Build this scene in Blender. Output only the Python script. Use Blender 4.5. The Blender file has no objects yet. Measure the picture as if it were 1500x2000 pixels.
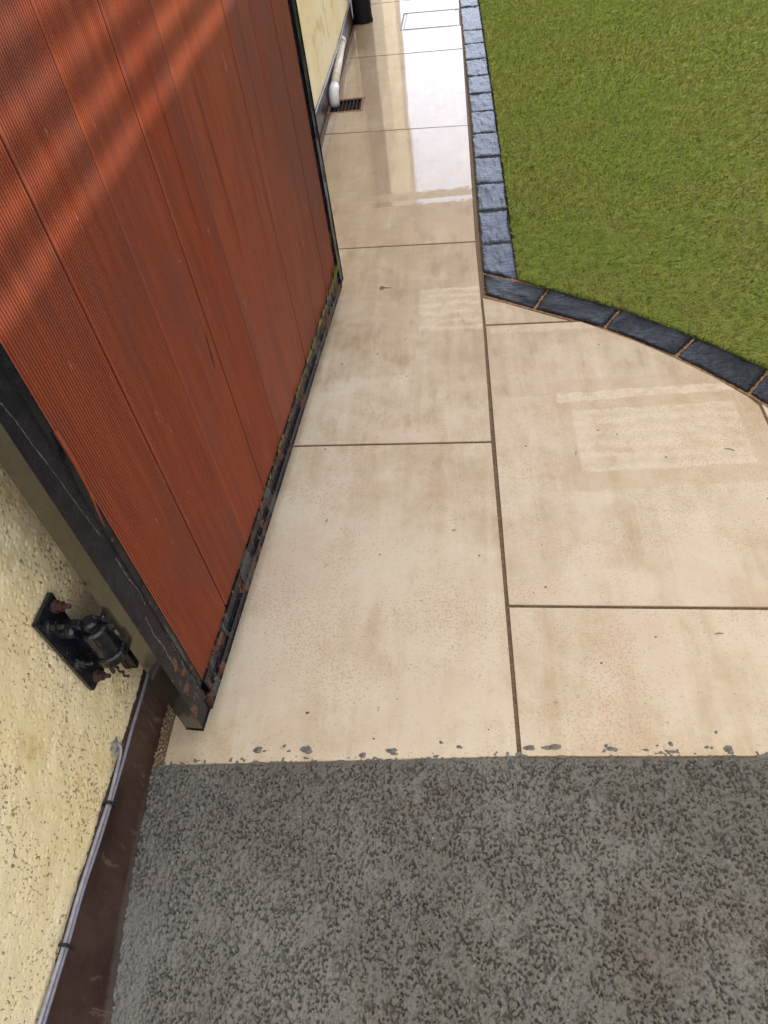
import bpy, bmesh, math, random
import numpy as np
from mathutils import Vector, Matrix
random.seed(7); RNG = np.random.default_rng(11)
scene = bpy.context.scene
COL = scene.collection
# ------------------------------------------------------------------ camera
H = 1.165
RC = np.array([[0.99277484, -0.04002573, -0.11311971],
               [0.04518564, -0.74862404, 0.66145318],
               [-0.11115928, -0.66178546, -0.74140652]])   # columns: right, down, forward
cam_d = bpy.data.cameras.new('camera'); cam = bpy.data.objects.new('camera', cam_d); COL.objects.link(cam)
M = Matrix(((RC[0][0], -RC[0][1], -RC[0][2], 0), (RC[1][0], -RC[1][1], -RC[1][2], 0), (RC[2][0], -RC[2][1], -RC[2][2], H), (0, 0, 0, 1)))
cam.matrix_world = M
cam_d.sensor_fit = 'HORIZONTAL'; cam_d.sensor_width = 36; cam_d.lens = 36 * 1434 / 1500
cam_d.clip_start = .02; cam_d.clip_end = 500
scene.camera = cam
# ------------------------------------------------------------------ sky, sun, exposure
SUN_EL = math.radians(24); SUN_DIR = Vector((.985, -.17, 0)).normalized() * math.cos(SUN_EL) + Vector((0, 0, math.sin(SUN_EL)))
world = bpy.data.worlds.new('World'); scene.world = world; world.use_nodes = True
wn = world.node_tree.nodes; wl = world.node_tree.links; wn.clear()
wo = wn.new('ShaderNodeOutputWorld'); bg = wn.new('ShaderNodeBackground'); bg.inputs['Strength'].default_value = .12
sky = wn.new('ShaderNodeTexSky'); sky.sky_type = 'NISHITA'; sky.sun_disc = False; sky.sun_elevation = SUN_EL
sky.sun_rotation = math.atan2(SUN_DIR.x, SUN_DIR.y); sky.dust_density = 1.5
tc = wn.new('ShaderNodeTexCoord'); no = wn.new('ShaderNodeTexNoise'); no.inputs['Scale'].default_value = 1.6; no.inputs['Detail'].default_value = 5
mr = wn.new('ShaderNodeMapRange'); mr.inputs[1].default_value = .36; mr.inputs[2].default_value = .58; mr.inputs[3].default_value = .45
mx = wn.new('ShaderNodeMix'); mx.data_type = 'RGBA'; mx.inputs[7].default_value = (13.5, 13.1, 12.8, 1)
wl.new(tc.outputs['Generated'], no.inputs['Vector']); wl.new(no.outputs['Fac'], mr.inputs[0]); wl.new(mr.outputs[0], mx.inputs[0])
wl.new(sky.outputs[0], mx.inputs[6]); 
# sky brightness added low over the far end to whiten the wet slabs
dt = wn.new('ShaderNodeVectorMath'); dt.operation = 'DOT_PRODUCT'; dt.inputs[1].default_value = Vector((-.12, .92, .38)).normalized(); wl.new(tc.outputs['Generated'], dt.inputs[0])
m2 = wn.new('ShaderNodeMapRange'); m2.interpolation_type = 'SMOOTHSTEP'; m2.inputs[1].default_value = .55; m2.inputs[2].default_value = .97; wl.new(dt.outputs['Value'], m2.inputs[0])
mb = wn.new('ShaderNodeMix'); mb.data_type = 'RGBA'; mb.inputs[7].default_value = (19, 20.5, 24.5, 1); wl.new(m2.outputs[0], mb.inputs[0]); wl.new(mx.outputs[2], mb.inputs[6])
wl.new(mb.outputs[2], bg.inputs['Color']); wl.new(bg.outputs[0], wo.inputs['Surface'])
sl = bpy.data.lights.new('sun', 'SUN'); sl.energy = 2.7; sl.angle = math.radians(.4); sl.color = (1, .93, .82)
so = bpy.data.objects.new('sun', sl); COL.objects.link(so); so.rotation_euler = SUN_DIR.to_track_quat('Z', 'Y').to_euler()
scene.view_settings.view_transform = 'Standard'; scene.view_settings.look = 'None'; scene.view_settings.gamma = 1
scene.view_settings.exposure = .42

# ------------------------------------------------------------------ pixel helpers (only used to measure the place)
def ray(x, y):
    r = RC @ np.array([x - 750., y - 1000., 1434.]); return r
def gp(x, y, z=0.):
    r = ray(x, y); t = (z - H) / r[2]; return (r[0] * t, r[1] * t)
def wallpt(x, y, xw):
    r = ray(x, y); t = xw / r[0]; return (xw, r[1] * t, H + r[2] * t)

# ------------------------------------------------------------------ node helper
class NT:
    def __init__(s, name):
        s.m = bpy.data.materials.new(name); s.m.use_nodes = True; s.t = s.m.node_tree; s.n = s.t.nodes; s.n.clear()
        s.out = s.n.new('ShaderNodeOutputMaterial'); s.b = s.n.new('ShaderNodeBsdfPrincipled')
        s.t.links.new(s.b.outputs[0], s.out.inputs['Surface'])
        s.tc = s.n.new('ShaderNodeTexCoord'); s.P = s.tc.outputs['Object']
    def put(s, sock, v):
        if isinstance(v, bpy.types.NodeSocket): s.t.links.new(v, sock)
        elif isinstance(v, (tuple, list)):
            sock.default_value = tuple(v) + ((1,) if len(v) == 3 and sock.type == 'RGBA' else ())
        else: sock.default_value = v
    def math(s, op, a, b=0., c=0., clamp=False):
        n = s.n.new('ShaderNodeMath'); n.operation = op; n.use_clamp = clamp
        s.put(n.inputs[0], a); s.put(n.inputs[1], b); s.put(n.inputs[2], c); return n.outputs[0]
    def map(s, scale=(1, 1, 1), loc=(0, 0, 0), rot=(0, 0, 0), src=None):
        n = s.n.new('ShaderNodeMapping'); s.put(n.inputs[0], src or s.P)
        n.inputs['Scale'].default_value = scale; n.inputs['Location'].default_value = loc; n.inputs['Rotation'].default_value = rot
        return n.outputs[0]
    def noise(s, scale, detail=3, rough=.55, src=None, dist=0.):
        n = s.n.new('ShaderNodeTexNoise'); s.put(n.inputs['Vector'], src or s.P); n.inputs['Scale'].default_value = scale
        n.inputs['Detail'].default_value = detail; n.inputs['Roughness'].default_value = rough; n.inputs['Distortion'].default_value = dist
        return n.outputs['Fac']
    def voro(s, scale, src=None, feat='F1'):
        n = s.n.new('ShaderNodeTexVoronoi'); n.feature = feat; s.put(n.inputs['Vector'], src or s.P); n.inputs['Scale'].default_value = scale
        return n.outputs['Distance']
    def step(s, v, lo, hi, a=0., b=1.):
        n = s.n.new('ShaderNodeMapRange'); n.interpolation_type = 'SMOOTHSTEP'
        s.put(n.inputs[0], v); s.put(n.inputs[1], lo); s.put(n.inputs[2], hi); s.put(n.inputs[3], a); s.put(n.inputs[4], b); return n.outputs[0]
    def mix(s, f, a, b, mode='MIX'):
        n = s.n.new('ShaderNodeMix'); n.data_type = 'RGBA'; n.blend_type = mode
        s.put(n.inputs[0], f); s.put(n.inputs[6], a); s.put(n.inputs[7], b); return n.outputs[2]
    def bump(s, h, strength=1., dist=.001, nrm=None):
        n = s.n.new('ShaderNodeBump'); n.inputs['Strength'].default_value = strength; n.inputs['Distance'].default_value = dist
        s.put(n.inputs['Height'], h)
        if nrm: s.put(n.inputs['Normal'], nrm)
        return n.outputs[0]
    def xyz(s, src=None):
        n = s.n.new('ShaderNodeSeparateXYZ'); s.put(n.inputs[0], src or s.P); return n.outputs
    def set(s, **k):
        names = dict(color='Base Color', rough='Roughness', normal='Normal', metal='Metallic', coat='Coat Weight', crough='Coat Roughness',
                     cior='Coat IOR', cnormal='Coat Normal', spec='Specular IOR Level', sub='Subsurface Weight', trans='Transmission Weight')
        for a, v in k.items(): s.put(s.b.inputs[names[a]], v)
        return s.m
def srgb(r, g, b):
    f = lambda c: (c / 255 / 12.92) if c / 255 <= .04045 else ((c / 255 + .055) / 1.055) ** 2.4
    return (f(r), f(g), f(b))

# ------------------------------------------------------------------ materials
def mat_slab():
    s = NT('limestone_slab'); x, y, z = s.xyz()
    oi = s.n.new('ShaderNodeObjectInfo'); off = s.n.new('ShaderNodeVectorMath'); off.operation = 'SCALE'
    cmb = s.n.new('ShaderNodeCombineXYZ')
    for i in range(3): s.put(cmb.inputs[i], oi.outputs['Random'])
    s.put(off.inputs[0], cmb.outputs[0]); s.put(off.inputs['Scale'], 7.)
    add = s.n.new('ShaderNodeVectorMath'); add.operation = 'ADD'; s.put(add.inputs[0], s.P); s.put(add.inputs[1], off.outputs[0]); Q = add.outputs[0]
    big = s.noise(3.0, 4, .6, src=Q); veins = s.noise(2.2, 4, .6, src=s.map((7.5, .8, 1), src=Q), dist=.5)
    mid = s.noise(16, 4, .65, src=Q)
    dryC, wetC, pinkC = (.61, .53, .405), (.45, .345, .22), (.57, .45, .345)
    f = s.math('ADD', s.math('MULTIPLY', big, .58), s.math('MULTIPLY', veins, .42))
    f = s.math('ADD', f, s.math('MULTIPLY', s.math('SUBTRACT', mid, .5), .45))
    # damper towards the far end of the path and under the lawn edge
    damp = s.step(y, .75, 2.3, 0., .16)
    f = s.math('SUBTRACT', f, damp)
    colr = s.mix(s.step(f, .26, .60), wetC, dryC)
    colr = s.mix(s.math('MULTIPLY', s.step(s.noise(3.1, 4, .65, src=s.map((9, .7, 1), loc=(4, 0, 0), src=Q), dist=.8), .50, .66), .28), colr, (.66, .57, .44))
    colr = s.mix(s.math('MULTIPLY', s.step(s.noise(4.3, 3, .6, src=Q), .52, .68), .55), colr, pinkC)
    dm = s.step(s.math('ADD', y, s.math('MULTIPLY', s.math('SUBTRACT', s.noise(5, 4, .65), .5), 1.1)), 1.25, 2.05)
    dm = s.math('MULTIPLY', dm, s.step(s.noise(11, 4, .65, src=s.map((1, .6, 1), loc=(2, 0, 0))), .25, .6, .65, 1.))
    colr = s.mix(dm, colr, s.mix(1., colr, (.74, .68, .60), 'MULTIPLY'))
    colr = s.mix(s.math('MULTIPLY', s.step(s.noise(6.5, 5, .65, src=s.map((2.4, .9, 1), loc=(7, 3, 0))), .52, .66), s.step(y, 1.0, 1.3, .25, .8)), colr, s.mix(1., colr, (.80, .74, .66), 'MULTIPLY'))
    # pale patches, some striped, with tan margins
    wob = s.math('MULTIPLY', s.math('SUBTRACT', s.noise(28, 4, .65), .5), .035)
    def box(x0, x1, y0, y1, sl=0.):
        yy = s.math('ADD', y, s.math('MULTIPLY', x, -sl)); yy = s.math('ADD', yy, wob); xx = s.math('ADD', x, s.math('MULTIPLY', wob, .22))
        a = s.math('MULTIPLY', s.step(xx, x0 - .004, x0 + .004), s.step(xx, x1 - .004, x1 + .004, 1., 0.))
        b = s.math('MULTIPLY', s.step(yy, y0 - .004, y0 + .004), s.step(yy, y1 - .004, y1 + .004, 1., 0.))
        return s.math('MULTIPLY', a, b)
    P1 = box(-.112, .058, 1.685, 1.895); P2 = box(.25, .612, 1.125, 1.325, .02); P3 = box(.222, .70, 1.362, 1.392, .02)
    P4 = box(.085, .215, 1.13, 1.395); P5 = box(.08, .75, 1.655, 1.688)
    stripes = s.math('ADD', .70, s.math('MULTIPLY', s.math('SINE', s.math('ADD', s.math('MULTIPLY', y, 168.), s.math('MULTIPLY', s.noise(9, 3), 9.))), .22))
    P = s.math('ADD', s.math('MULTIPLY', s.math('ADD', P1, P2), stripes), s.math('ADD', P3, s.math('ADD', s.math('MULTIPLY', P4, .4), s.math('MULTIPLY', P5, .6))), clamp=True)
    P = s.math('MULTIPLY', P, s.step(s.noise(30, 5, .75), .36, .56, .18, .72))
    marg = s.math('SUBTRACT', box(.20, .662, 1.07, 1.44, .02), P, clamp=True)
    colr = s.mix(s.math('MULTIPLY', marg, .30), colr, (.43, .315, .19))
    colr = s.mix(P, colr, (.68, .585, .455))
    # grain: fine dark and rusty pores, denser in drifts
    g = s.noise(270, 2, .6, src=Q); drift = s.step(s.noise(5.5, 3, .6, src=Q), .36, .66)
    th = s.math('SUBTRACT', .635, s.math('MULTIPLY', drift, .12))
    pores = s.step(g, th, s.math('ADD', th, .05))
    pores = s.math('MULTIPLY', pores, s.step(y, 1.3, 2.2, .8, .3))
    colr = s.mix(s.math('MULTIPLY', pores, .5), colr, s.mix(s.step(s.noise(50, 2, src=Q), .4, .6), (.36, .22, .12), (.44, .24, .15)))
    rn = s.noise(130, 3, .75, src=Q); colr = s.mix(s.math('MULTIPLY', s.step(rn, .645, .70), .6), colr, (.20, .14, .10))
    rare = s.voro(19, src=Q); colr = s.mix(s.math('MULTIPLY', s.step(rare, .035, .055, 1., 0.), s.step(s.noise(6, 2, src=Q), .5, .55)), colr, (.11, .085, .06))
    colr = s.mix(s.math('MULTIPLY', s.step(s.noise(9, 4, .7, src=Q), .60, .72), .2), colr, (.50, .34, .20))
    # standing water film beyond about 2.5 m
    edge = s.math('ADD', y, s.math('MULTIPLY', s.math('SUBTRACT', s.noise(60, 4, .7, src=s.map((.5, 1, 1))), .5), .09))
    film = s.step(edge, 2.515, 2.521)
    st = s.math('MULTIPLY', s.step(s.math('ADD', y, s.math('MULTIPLY', s.math('SUBTRACT', s.noise(75, 3, .7, src=s.map((.6, 1, 1))), .5), .09)), 2.425, 2.43), s.step(y, 2.46, 2.465, 1., 0.))
    sp = s.math('MULTIPLY', s.step(s.noise(150, 2, .6, src=s.map((.6, 1, 1))), .60, .63), s.step(y, 2.36, 2.5))
    holes = s.step(s.noise(95, 2, .6, src=s.map((.5, 1.2, 1))), .66, .70, 1., 0.)
    holes = s.math('MAXIMUM', holes, s.step(y, 2.7, 3.3))
    film = s.math('MAXIMUM', s.math('MULTIPLY', film, holes), s.math('MULTIPLY', s.math('MAXIMUM', st, sp), .9))
    colr = s.mix(s.math('MULTIPLY', film, .55), colr, s.mix(1., colr, (.72, .66, .58), 'MULTIPLY'))
    # lighter dry arris
    b1 = s.bump(s.math('ADD', s.math('MULTIPLY', g, .5), s.math('MULTIPLY', mid, 1.2)), .55, .0012)
    # gently rippled film: keeps upright reflections upright but frays their edges
    rp = s.math('ADD', s.noise(3.5, 1, .4, src=s.map((1.5, .5, 1))), s.math('MULTIPLY', s.noise(85, 2, .5, src=s.map((1.6, .6, 1))), .13))
    b2 = s.bump(rp, .10, .004)
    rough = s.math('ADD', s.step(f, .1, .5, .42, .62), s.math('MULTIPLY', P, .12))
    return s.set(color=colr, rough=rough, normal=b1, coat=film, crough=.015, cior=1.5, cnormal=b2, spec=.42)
def mat_mortar(): 
    s = NT('brown_mortar'); n = s.noise(180, 4, .7)
    return s.set(color=s.mix(s.step(n, .35, .65), (.10, .062, .036), (.19, .125, .075)), rough=.9, normal=s.bump(n, .8, .002))
def mat_orange_mortar():
    s = NT('buff_joint_mortar'); n = s.noise(140, 4, .7)
    return s.set(color=s.mix(s.step(n, .35, .65), (.13, .07, .035), (.33, .19, .095)), rough=.9, normal=s.bump(n, .8, .002))
def mat_sett(wet=True):
    s = NT('wet_sky_tint_granite' if wet else 'dark_granite'); x, y, z = s.xyz()
    n1 = s.noise(45, 4, .6, src=s.map((.7, 2.4, 1)), dist=.8); n2 = s.noise(160, 4, .65); n3 = s.noise(11, 3)
    c = s.mix(s.step(n2, .35, .7), (.010, .011, .014), (.030, .034, .042))
    c = s.mix(s.math('MULTIPLY', s.step(s.noise(300, 2, .6), .66, .74), .3), c, (.07, .08, .09))
    h = s.math('ADD', s.math('MULTIPLY', n1, 1.), s.math('ADD', s.math('MULTIPLY', n2, .25), n3))
    m = s.set(color=c, rough=s.step(n2, .3, .7, .20, .34) if wet else s.step(n3, .35, .65, .22, .55), normal=s.bump(h, .9, .0030 if wet else .004), spec=.42 if wet else .16)
    s.b.inputs['Specular Tint'].default_value = (.34, .47, .86, 1) if wet else (.6, .7, .9, 1)  # blue specular tint puts the sky's blue reflection into the stone
    return m
def mat_concrete():
    s = NT('fresh_screed'); x, y, z = s.xyz()
    b = s.noise(3.2, 4, .6); d = s.noise(7.5, 4, .6); n = s.noise(260, 4, .7); v = s.voro(230)
    c = s.mix(s.step(b, .38, .62), (.140, .134, .120), (.180, .177, .162))
    smooth = s.step(d, .60, .72)
    c = s.mix(s.math('MULTIPLY', smooth, .35), c, (.215, .220, .226))
    c = s.mix(s.math('MULTIPLY', s.step(s.noise(5.1, 3, .6, src=s.map(loc=(3, 1, 0))), .54, .70), .5), c, (.130, .104, .088))
    c = s.mix(s.math('MULTIPLY', s.step(n, .36, .48, 1., 0.), .5), c, (.045, .04, .036))
    c = s.mix(s.step(s.noise(330, 1, .5, src=s.map(loc=(5, 5, 5))), .745, .76), c, (.45, .42, .38))
    h = s.math('ADD', n, s.math('MULTIPLY', v, -.6))
    return s.set(color=c, rough=s.math('ADD', .78, s.math('MULTIPLY', smooth, -.22)), normal=s.bump(h, .7, .0012), spec=.5)
def mat_wall():
    s = NT('cream_roughcast'); x, y, z = s.xyz()
    b = s.noise(4, 4, .6); n = s.noise(150, 4, .7, src=s.map((1, 1.5, .7))); sp = s.noise(190, 2, .6, src=s.map((1, 1.25, .75)))
    c = s.mix(s.step(b, .35, .65), (.84, .72, .43), (.88, .80, .57))
    drift = s.step(s.noise(9, 3, .6), .34, .66)
    th = s.math('SUBTRACT', .640, s.math('MULTIPLY', drift, .075))
    pits = s.step(sp, th, s.math('ADD', th, .05))
    far = s.step(y, 1.2, 2.4, .85, .12)
    c = s.mix(s.math('MULTIPLY', pits, far), c, s.mix(s.step(s.noise(40, 2), .4, .6), (.16, .125, .065), (.38, .30, .15)))
    c = s.mix(s.math('MULTIPLY', s.step(s.noise(6.5, 4, .6, src=s.map(loc=(2, 7, 1))), .56, .68), .5), c, (.50, .36, .12))
    # drips of red gate paint
    rd = s.math('MULTIPLY', s.step(s.noise(62, 3, .65, src=s.map((1, 1, .8), loc=(1.3, .2, 4))), .735, .75), s.step(y, .75, .8, 1., 0.))
    c = s.mix(rd, c, (.27, .055, .018))
    # grey stains
    c = s.mix(s.math('MULTIPLY', s.step(s.noise(13, 5, .7, src=s.map(loc=(0, 3, 9))), .62, .74), .25), c, (.34, .30, .22))
    h = s.math('ADD', n, s.math('ADD', s.math('MULTIPLY', s.noise(200, 3, .6), .5), s.math('MULTIPLY', pits, -.6)))
    return s.set(color=c, rough=.72, normal=s.bump(h, .35, .0011), spec=.2)
def mat_plinth():
    s = NT('brown_masonry_paint'); n = s.noise(120, 4, .65); m = s.noise(8, 4, .6)
    sc = s.noise(34, 4, .8, src=s.map((1, 1, .4)), dist=.5)
    c = s.mix(s.step(m, .35, .65), (.030, .015, .012), (.056, .031, .025))
    c = s.mix(s.math('MULTIPLY', s.step(sc, .58, .68), .55), c, (.16, .115, .10))
    c = s.mix(s.step(s.noise(90, 3, .7, src=s.map((1, .5, 1), loc=(4, 4, 2))), .735, .76), c, (.55, .5, .46))
    c = s.mix(s.math('MULTIPLY', s.math('MULTIPLY', s.step(s.xyz()[2], .004, .016, 1., 0.), s.step(s.xyz()[1], .5, .35)), .4), c, (.13, .115, .10))
    return s.set(color=c, rough=s.step(m, .3, .7, .28, .5), normal=s.bump(s.math('ADD', n, s.math('MULTIPLY', sc, 1.5)), .8, .0016), spec=.5)
def mat_plank(i):
    s = NT('red_stained_timber'); x, y, z = s.xyz()
    Q = s.map((1, 1, .06), loc=(i * 3.1, 0, i * 1.7))
    g = s.noise(60, 5, .7, src=Q); b = s.noise(2.6, 4, .6, src=s.map((2.2, 2.2, .9), loc=(i * 1.9, 2, 0))); fine = s.noise(300, 3, .6, src=Q)
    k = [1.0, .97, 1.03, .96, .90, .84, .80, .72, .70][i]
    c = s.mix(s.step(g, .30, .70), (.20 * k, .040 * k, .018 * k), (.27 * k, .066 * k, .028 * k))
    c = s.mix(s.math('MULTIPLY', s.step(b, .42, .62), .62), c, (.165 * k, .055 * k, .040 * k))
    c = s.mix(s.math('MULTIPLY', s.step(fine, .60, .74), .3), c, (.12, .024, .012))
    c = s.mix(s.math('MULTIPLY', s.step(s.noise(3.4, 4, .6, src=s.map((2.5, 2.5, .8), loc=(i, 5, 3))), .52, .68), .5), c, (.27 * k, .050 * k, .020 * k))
    # knots
    kn = s.voro(5.2, src=s.map((1, 1, .30), loc=(i * .77, i * .31, i * .63)))
    kk = s.step(s.math('ADD', kn, s.math('MULTIPLY', s.math('SUBTRACT', s.noise(50, 3), .5), .05)), .02, .065, 1., 0.)
    c = s.mix(s.math('MULTIPLY', kk, .8), c, (.06, .018, .012))
    # pale scuffs
    sc = s.noise(55, 4, .75, src=s.map((1, 1, .22), loc=(i * 5.3, 1, 2)))
    c = s.mix(s.math('MULTIPLY', s.step(sc, .66, .74), .6), c, (.50, .30, .24))
    h = s.math('ADD', s.math('MULTIPLY', fine, .5), g)
    return s.set(color=c, rough=s.step(b, .3, .7, .50, .62), normal=s.bump(h, .5, .0012), spec=.26)
def mat_blackpaint(rust=.5, name='chipped_black_paint'):
    s = NT(name); n = s.noise(26, 5, .7); m = s.noise(60, 4, .7, src=s.map(loc=(3, 3, 3))); w = s.noise(110, 3, .7)
    st = s.noise(17, 4, .65, src=s.map((1, 1, .22)))
    z = s.xyz()[2]
    low = s.step(z, .02, .55, .10, -.035)
    c = s.mix(s.step(m, .4, .7), (.004, .005, .010), (.010, .013, .021))
    c = s.mix(s.math('MULTIPLY', s.step(s.math('ADD', st, s.math('MULTIPLY', low, rust)), .63, .65), .8), c, (.055, .064, .060))
    c = s.mix(s.math('MULTIPLY', s.step(s.math('ADD', n, s.math('MULTIPLY', low, rust)), .64, .66), .9), c, s.mix(s.step(m, .4, .6), (.085, .028, .018), (.15, .075, .045)))
    c = s.mix(s.math('MULTIPLY', s.step(s.math('ADD', s.noise(75, 3, .6, src=s.map(loc=(9, 1, 5))), s.math('MULTIPLY', low, rust * .5)), .70, .72), .8), c, (.20, .16, .12))
    c = s.mix(s.step(w, .755, .77), c, (.30, .31, .34))
    return s.set(color=c, rough=s.step(n, .45, .65, .24, .5), normal=s.bump(s.math('ADD', n, s.math('MULTIPLY', w, .3)), .4, .001), spec=.13)
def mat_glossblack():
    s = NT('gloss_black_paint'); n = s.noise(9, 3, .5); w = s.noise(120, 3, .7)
    c = s.mix(s.step(w, .74, .76), s.mix(s.step(s.noise(7, 3, .6, src=s.map((1, 1, .35))), .40, .60), (.010, .010, .010), (.030, .025, .016)), (.16, .15, .13))  # olive patches in the base colour imitate the cream wall's reflection
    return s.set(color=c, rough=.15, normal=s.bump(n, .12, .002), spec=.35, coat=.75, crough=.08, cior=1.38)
def mat_bracket():
    s = NT('dripping_black_enamel'); n = s.noise(85, 4, .6); w = s.noise(150, 3, .65)
    c = s.mix(s.step(n, .4, .7), (.005, .006, .010), (.012, .014, .024))
    c = s.mix(s.math('MULTIPLY', s.step(w, .69, .71), .8), c, (.26, .30, .38))
    return s.set(color=c, rough=.22, normal=s.bump(n, .8, .004), spec=.6)
def mat_simple(name, col, rough=.5, n=None, var=.25, bump=.3, spec=.5, scale=90):
    s = NT(name); k = s.noise(scale, 4, .65); d = tuple(v * (1 - var) for v in col); e = tuple(v * (1 + var) for v in col)
    return s.set(color=s.mix(s.step(k, .35, .65), d, e), rough=rough, normal=s.bump(k, bump, .0015), spec=spec)
def mat_turf_blade():
    s = NT('artificial_grass_blade'); gi = s.n.new('ShaderNodeAttribute'); gi.attribute_name = 'tint'
    x, y, z = s.xyz(); big = s.noise(2.4, 4, .6, src=s.map((1, 1, 0)), dist=.4)
    c = s.mix(gi.outputs['Fac'], (.245, .335, .055), (.44, .515, .125))
    c = s.mix(s.math('MULTIPLY', s.step(gi.outputs['Fac'], .78, .82), .5), c, (.36, .35, .12))
    c = s.mix(s.math('MULTIPLY', s.step(big, .42, .62), .4), c, (.42, .38, .12))
    return s.set(color=c, rough=.48, spec=.30, trans=0.)
def mat_turf_base():
    s = NT('turf_backing'); n = s.noise(200, 3)
    return s.set(color=s.mix(n, (.05, .08, .014), (.11, .16, .03)), rough=.95)
MS, MM, MO, MSE, MC, MW, MP = mat_slab(), mat_mortar(), mat_orange_mortar(), mat_sett(), mat_concrete(), mat_wall(), mat_plinth()
MSD = mat_sett(False)
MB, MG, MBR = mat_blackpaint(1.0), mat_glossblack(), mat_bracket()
MRAIL = mat_blackpaint(.9, 'weathered_black_rail')
MRUST = mat_simple('rusty_steel', (.055, .020, .014), .7, bump=.9, var=.5)
MCAB = mat_simple('grey_cable_sheath', (.21, .21, .27), .35, var=.12, bump=.1)
MCAB2 = mat_simple('white_cable_sheath', (.30, .30, .35), .4, var=.15, bump=.1)
MPIPE = mat_simple('dirty_white_plastic', (.55, .50, .40), .35, var=.18, bump=.2, scale=30)
MPIPEC = mat_simple('clean_white_plastic', (.66, .68, .74), .3, var=.06, bump=.1)
MBLK = mat_simple('black_plastic', (.006, .006, .008), .6, var=.2, spec=.2)
MCLIP = mat_simple('dark_cable_clip', (.012, .018, .03), .4)
MSAND = mat_simple('loose_sand_fill', (.27, .20, .12), .95, var=.45, bump=1., scale=260)
MSPLASH = mat_simple('dried_cement', (.15, .145, .13), .9, var=.4, bump=1., scale=300)
MMOSS = mat_simple('yellow_moss', (.17, .19, .05), .9, var=.4, bump=.6)
MTERRA = mat_simple('terracotta_gully_rim', (.22, .11, .065), .8, var=.35, bump=.5)
MFENCE = mat_simple('pale_fence_timber', (.42, .33, .22), .8, var=.3, bump=.6, scale=40)
MSOIL = mat_simple('dark_subsoil', (.05, .04, .03), 1., var=.3)
MSTEEL = mat_simple('galvanised_edge', (.30, .31, .33), .3, var=.1)

# ------------------------------------------------------------------ object helpers
ORD = ['leftmost'] + [w_ + ' from the left' for w_ in 'second third fourth fifth sixth seventh eighth ninth tenth eleventh twelfth thirteenth fourteenth fifteenth sixteenth seventeenth eighteenth nineteenth twentieth twenty-first twenty-second twenty-third twenty-fourth'.split()]
def nth(word, k, rest):
    a = ORD[k].split(' ', 1); return (a[0] + ' ' + word + (' ' + a[1] if len(a) > 1 else '') + ', ' + rest)
def tag(o, label=None, cat=None, group=None, kind=None):
    if label: o['label'] = label
    if cat: o['category'] = cat
    if group: o['group'] = group
    if kind: o['kind'] = kind
    return o
def obj(name, bm, mat, parent=None, smooth=False):
    me = bpy.data.meshes.new(name)
    if isinstance(bm, bmesh.types.BMesh):
        bmesh.ops.recalc_face_normals(bm, faces=bm.faces)
        if len(bm.faces) and all(e.is_manifold for e in bm.edges) and bm.calc_volume(signed=True) < 0: bmesh.ops.reverse_faces(bm, faces=bm.faces)
        bm.to_mesh(me); bm.free()
    else:
        me.from_pydata(bm[0], [], bm[1])
    me.materials.append(mat)
    if smooth: me.shade_smooth()
    o = bpy.data.objects.new(name, me); COL.objects.link(o)
    if parent: o.parent = parent
    return o
def empty(name, loc=(0, 0, 0)):
    o = bpy.data.objects.new(name, None); COL.objects.link(o); o.location = loc; o.empty_display_size = .05
    return o
def child(o, p):            # keep world coordinates while the parent sits at its own base
    o.parent = p; o.matrix_parent_inverse = Matrix.Translation(-p.location); return o
def prism(poly, z0, z1, bm=None, bevel=0., seg=1):
    bm = bm or bmesh.new()
    vs = [bm.verts.new((p[0], p[1], z1)) for p in poly]; f = bm.faces.new(vs); f.normal_update()
    if f.normal.z < 0: f.normal_flip()
    r = bmesh.ops.extrude_face_region(bm, geom=[f]); ev = [v for v in r['geom'] if isinstance(v, bmesh.types.BMVert)]
    for v in ev: v.co.z = z1
    for v in vs: v.co.z = z0
    if bevel > 0:
        top = [e for e in bm.edges if all(v in ev for v in e.verts)]
        bmesh.ops.bevel(bm, geom=top, offset=bevel, segments=seg, affect='EDGES', profile=.6)
    return bm
def box(bm, c, d, ux=Vector((1, 0, 0)), uy=Vector((0, 1, 0)), uz=Vector((0, 0, 1)), bevel=0.):
    c = Vector(c); r = bmesh.ops.create_cube(bm, size=1); vs = r['verts']
    for v in vs: v.co = c + ux * (v.co.x * d[0]) + uy * (v.co.y * d[1]) + uz * (v.co.z * d[2])
    if bevel:
        es = list({e for v in vs for e in v.link_edges})
        bmesh.ops.bevel(bm, geom=es, offset=bevel, segments=2, affect='EDGES', profile=.6)
    return bm
def tube(bm, pts, r, n=12, cap=True):
    pts = [Vector(p) for p in pts]; rings = []
    rr = r if isinstance(r, (list, tuple)) else [r] * len(pts)
    prev = None
    for i, p in enumerate(pts):
        t = ((pts[min(i + 1, len(pts) - 1)] - pts[max(i - 1, 0)])).normalized()
        a = t.orthogonal().normalized() if prev is None else (prev - t * prev.dot(t)).normalized()
        prev = a; b = t.cross(a)
        rings.append([bm.verts.new(p + (a * math.cos(k * 2 * math.pi / n) + b * math.sin(k * 2 * math.pi / n)) * rr[i]) for k in range(n)])
    for i in range(len(rings) - 1):
        for k in range(n): bm.faces.new((rings[i][k], rings[i][(k + 1) % n], rings[i + 1][(k + 1) % n], rings[i + 1][k]))
    if cap: bm.faces.new(rings[0][::-1]); bm.faces.new(rings[-1])
    return bm
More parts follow.
